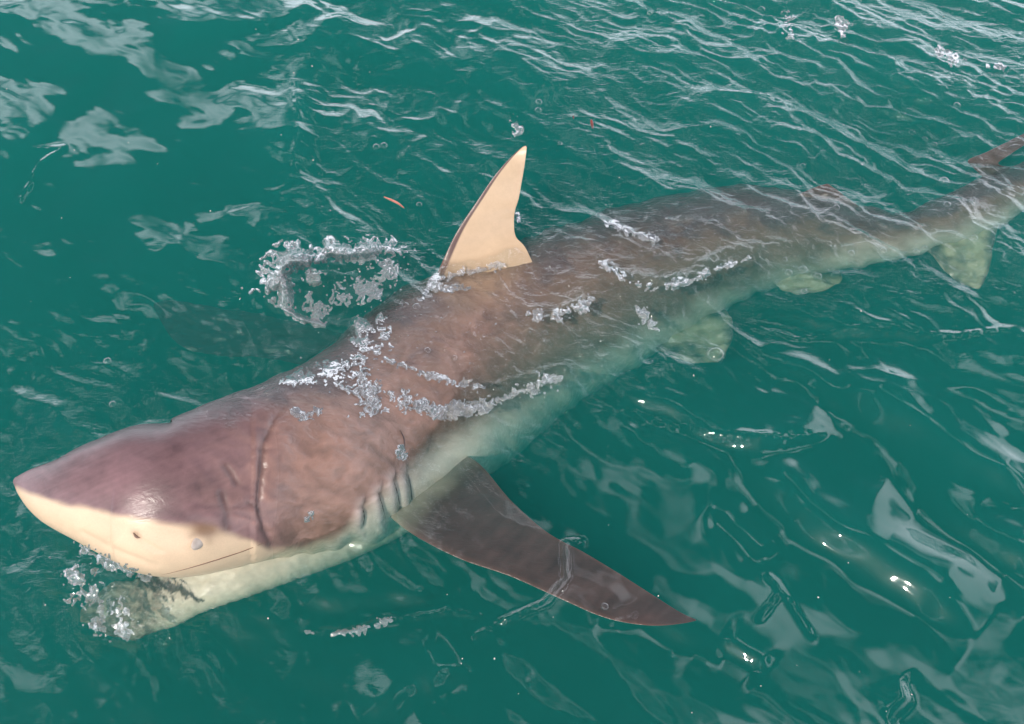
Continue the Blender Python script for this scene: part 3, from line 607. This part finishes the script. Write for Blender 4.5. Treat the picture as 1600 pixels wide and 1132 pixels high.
def build_extras(bvh):
    rr = np.random.RandomState(11)
    # splash thrown up beside the dorsal fin: a ragged crest of lumps and ligaments
    parts = []
    for k, (pts, wd, hg, th_, lf, fi) in enumerate((
            ([(418, 446), (432, 436), (438, 414), (452, 403), (476, 402)], 15, 0.022, 0.15, [0.02, 0.06, 0.10, 0.13, 0.10], 9),
            ([(440, 430), (446, 455), (446, 482)], 9, 0.016, 0.20, [0.08, 0.05, 0.01], 8),
            ([(476, 404), (500, 404), (512, 390), (545, 394), (590, 388), (632, 394)], 11, 0.018, 0.40, [0.08, 0.05, 0.08, 0.07, 0.06, 0.03], 7),
            ([(478, 440), (500, 432)], 9, 0.010, 0.45, [0.02, 0.02], 9), ([(445, 484), (470, 498), (505, 508)], 3.5, 0.008, 0.25, [0.02, 0.02, 0.01], 7),
            ([(480, 470), (492, 486), (500, 496)], 12, 0.010, 0.45, None, 6), ([(520, 470), (560, 455), (600, 430), (628, 408)], 22, 0.006, 0.85, None, 6))):
        g = lace(pts, wd, bvh, hg*0.9, th_, lf, 1.3, k*3, fi)
        if g: parts.append(g)
    for i in range(120):
        x = 520+rr.randn()*60; y = 440+rr.randn()*32
        parts.append(blob(at(x, y, surf_z(x, y)+0.03*rr.rand()**2), 0.001+0.004*rr.rand()**3, (1, 1, 0.8), rr.randint(1e6), 6, 9, 0.2))
    V, F = join(parts); o = mesh_obj('splash', V, F, M_DROP)
    tag(o, 'clear splash of water thrown up left of the dorsal fin', 'splash', kind='stuff')
    # froth and crinkled water along the back and flank
    parts = []
    for k, (pts, wd, hg, th_, fi) in enumerate((
            ([(545, 582), (562, 600), (572, 622), (582, 608)], 20.9, 0.0112, 0.72, 5.5), ([(568, 500), (562, 520), (570, 545), (556, 570)], 11.4, 0.0112, 0.75, 7), ([(596, 500), (600, 530), (585, 560)], 9.5, 0.0080, 0.90, 7),
            ([(600, 612), (640, 630), (690, 640), (740, 636), (790, 622)], 9.5, 0.0088, 0.74, 6), ([(640, 630), (700, 646), (745, 640)], 9.5, 0.0096, 0.82, 5.5),
            ([(790, 620), (840, 603), (890, 585)], 10.4, 0.0056, 1.00, 6), ([(600, 560), (650, 578), (720, 600), (760, 606)], 4.8, 0.0040, 0.80, 9),
            ([(935, 405), (962, 425), (975, 440)], 6.6, 0.0080, 0.77, 6), ([(975, 440), (1000, 445), (1035, 446), (1075, 442), (1105, 425), (1170, 405)], 5.7, 0.0064, 0.87, 7), ([(995, 480), (1010, 498), (1026, 512)], 8.5, 0.0064, 0.80, 6),
            ([(862, 502), (880, 490), (900, 482), (925, 466)], 8.5, 0.0072, 0.87, 8), ([(820, 490), (850, 495)], 7.6, 0.0048, 0.90, 6), ([(668, 452), (700, 448), (735, 452)], 5.7, 0.0056, 0.85, 9),
            ([(672, 440), (700, 430), (740, 424), (790, 412)], 5, 0.006, 0.8, 7),
            ([(655, 470), (668, 455), (684, 428)], 4.8, 0.0048, 0.75, 6), ([(935, 346), (962, 352), (1000, 366), (1030, 380)], 5.7, 0.0040, 0.85, 8), ([(440, 600), (490, 588), (545, 566)], 16.1, 0.0048, 1.10, 5.5), ([(470, 655), (500, 640)], 6.6, 0.0032, 0.85, 5),
            ([(800, 192), (812, 203), (806, 214)], 5.7, 0.0064, 0.77, 6), ([(808, 330), (812, 348)], 3.3, 0.0064, 0.72, 6), ([(1462, 82), (1482, 86), (1500, 94)], 7.6, 0.0080, 0.72, 7), ([(1540, 104), (1570, 104)], 5.7, 0.0064, 0.87, 6),
            ([(1310, 22), (1318, 52)], 8.5, 0.0056, 0.80, 6), ([(1225, 15), (1240, 66)], 9.5, 0.0032, 1.10, 6), ([(110, 880), (130, 930), (160, 970), (200, 990)], 24.7, 0.0048, 1.00, 8), ([(120, 850), (170, 880), (240, 905)], 8.5, 0.0048, 0.90, 6),
            ([(520, 992), (560, 985), (610, 968)], 5.7, 0.0040, 0.85, 6), ([(480, 988), (500, 992)], 3.8, 0.0032, 0.75, 6),
            ([(620, 690), (632, 720)], 8.5, 0.0032, 1.05, 5), ([(455, 640), (480, 655)], 4.8, 0.0032, 0.85, 5), ([(478, 815), (490, 800)], 4.8, 0.0032, 0.85, 5))):
        g = lace(pts, wd, bvh, hg*1.1, th_-0.05, None, 1.3, 40+k*3, fi)
        if g: parts.append(g)
    def spray(pts, n, wd, r0, r1, zoff=0.006):
        s = spline(np.array([(a, b, 0) for a, b in pts], float), 40)
        for i in range(n):
            k = rr.randint(40); x = s[k, 0]+rr.randn()*wd; y = s[k, 1]+rr.randn()*wd*0.7
            r = r0+(r1-r0)*rr.rand()**3
            parts.append(blob(at(x, y, top_z(x, y, bvh)+zoff*rr.rand()), r, (1, 1+rr.rand()*0.5, 0.7), rr.randint(1e6), 5, 8, 0.2))
    for pts, n, wd in (([(545, 570), (575, 620)], 90, 18), ([(560, 490), (566, 560)], 60, 14), ([(605, 615), (700, 640), (850, 600)], 90, 12), ([(480, 590), (540, 570)], 60, 16), ([(960, 436), (1105, 425)], 40, 8),
                       ([(860, 500), (915, 472)], 30, 12), ([(800, 180), (812, 215)], 25, 9), ([(1465, 82), (1500, 92)], 20, 9), ([(110, 880), (200, 980)], 60, 22), ([(650, 480), (760, 560)], 40, 40), ([(1300, 20), (1330, 70)], 20, 14), ([(560, 450), (650, 420)], 50, 18)):
        spray(pts, n, wd, 0.0007, 0.0035)
    V, F = join(parts); o = mesh_obj('foam', V, F, M_DROP)
    tag(o, 'white froth and crinkled water along the shark and on the sea', 'foam', kind='stuff')
    # floating clear bubbles
    th = np.linspace(0.02, np.pi*0.5, 9); la = np.linspace(0, 2*np.pi, 20, endpoint=False); TH, LA = np.meshgrid(th, la, indexing='ij')
    dome = np.stack([np.sin(TH)*np.cos(LA), np.sin(TH)*np.sin(LA), np.cos(TH)*0.85], -1).reshape(-1, 3)
    spots = [(1118, 555, 15, 'large clear bubble floating beside the rear pelvic fin'), (1255, 422, 8, 0), (1232, 427, 7, 0), (1278, 432, 7, 0), (1256, 456, 6, 0), (1226, 406, 5, 0), (1307, 325, 6, 1), (1475, 284, 9, 2), (1480, 320, 6, 2), (1254, 260, 6, 1),
             (1425, 208, 6, 3), (1445, 218, 5, 3), (1460, 226, 5, 3), (1522, 372, 6, 2), (1330, 396, 6, 0), (1380, 392, 6, 0), (1432, 394, 6, 0), (1445, 388, 5, 0), (1495, 165, 6, 3), (1504, 128, 6, 3), (842, 160, 6, 4), (841, 173, 6, 4), (600, 228, 6, 4), (588, 230, 6, 4),
             (651, 480, 7, 5), (668, 548, 6, 5), (634, 478, 6, 5), (168, 565, 7, 6), (176, 632, 6, 6), (590, 545, 7, 5), (556, 500, 7, 5), (732, 420, 4, 4), (560, 560, 7, 5), (710, 560, 6, 5), (852, 520, 5, 5), (655, 320, 5, 4), (875, 225, 4, 4), (1015, 22, 5, 3), (1190, 15, 6, 3), (1225, 22, 6, 3), (1235, 62, 6, 3), (945, 948, 7, 7)]
    words = ['small clear bubble floating over the shark\'s rear flank', 'small clear bubble afloat behind the shark\'s back', 'clear bubble floating at the shark\'s tail', 'small clear bubble among the streaked ripples at upper right',
             'small clear bubble afloat near the dorsal fin tip', 'clear bubble in the splash water on the back', 'clear bubble on the water behind the raised head', 'clear bubble over the outer pectoral fin']
    me0 = None
    ordn = ['leftmost', 'second from left', 'third from left', 'fourth from left', 'fifth from left', 'sixth from left', 'seventh from left', 'eighth from left', 'ninth from left', 'tenth from left', 'eleventh from left', 'twelfth from left']
    rank = {}
    for k in range(7):
        for q, t_ in enumerate(sorted([t_ for t_ in spots if t_[3] == k])): rank[t_] = ordn[q]
    for x, y, r, k in spots:
        z = top_z(x, y, bvh); c = at(x, y, z); R = r/FPX*float((c-EYE) @ FWD)
        if me0 is None:
            o = mesh_obj('bubble', dome, gridfaces(9, 20, wrap=True), M_BUB); me0 = o.data
        else:
            o = bpy.data.objects.new('bubble', me0); COL.objects.link(o)
        o.location = (c[0], c[1], z-R*0.1); o.scale = (R, R*(0.9+0.2*rr.rand()), R); o.rotation_euler = (0, 0, rr.rand()*6)
        tag(o, k if isinstance(k, str) else (words[k]+(', '+rank[(x, y, r, k)] if k < 7 else '')), 'bubble', None if isinstance(k, str) or k == 7 else 'clear bubbles floating on the water')
    # flotsam
    s = spline(np.array([(600, 308, 0), (612, 313, 0), (622, 318, 0), (631, 325, 0)], float), 14); z = surf_z(615, 315)+0.004
    V, F = tube_path(at(s[:, 0], s[:, 1], z), 0.0035*np.sin(np.linspace(0.25, 2.9, 14))+0.0008)
    tag(mesh_obj('weed_strand', V, F, M_PINK), 'thin pink strand afloat left of the dorsal fin', 'weed')
    for (x, y, r, lab) in ((925, 193, 0.010, 'small dark red scrap of weed afloat right of the dorsal fin'), (896, 183, 0.004, 'tiny reddish weed crumb beside the dark red scrap')):
        v, f = blob(at(x, y, surf_z(x, y)+0.003), r, (1.6, 0.7, 0.25), 5); tag(mesh_obj('weed_scrap', v, f, M_RED), lab, 'weed')
    parts = []
    for i in range(70):
        x, y = rr.rand()*1600, rr.rand()*1132
        parts.append(blob(at(x, y, surf_z(x, y)), 0.0012+0.002*rr.rand()**2, (1, 1, .5), rr.randint(1e6), 4, 6))
    V, F = join(parts); tag(mesh_obj('floating_specks', V, F, M_SPECK), 'tiny pale specks scattered on the water surface', 'specks', kind='stuff')

def bubble_material():
    m, nt = new_mat('thin_bubble_film'); L = nt.links.new; o = N(nt, 'ShaderNodeOutputMaterial')
    f = fresnel_nodes(nt, None, f0=0.05, p=2.6); gl = N(nt, 'ShaderNodeBsdfGlossy', i_Roughness=0.08); tr = N(nt, 'ShaderNodeBsdfTransparent')
    mi = N(nt, 'ShaderNodeMixShader'); L(f, mi.inputs[0]); L(tr.outputs[0], mi.inputs[1]); L(gl.outputs[0], mi.inputs[2]); L(mi.outputs[0], o.inputs[0]); return m
M_BUB = bubble_material()

build_water()
shark, BV = build_shark()
allv = []; allf = []
for o in list(COL.objects):
    if o.parent == shark and o.name.split('.')[0] in ('body', 'dorsal_fin'):
        n = len(allv); allv += [v.co.copy() for v in o.data.vertices]; allf += [[i+n for i in p.vertices] for p in o.data.polygons]
build_extras(BVHTree.FromPolygons(allv, allf))
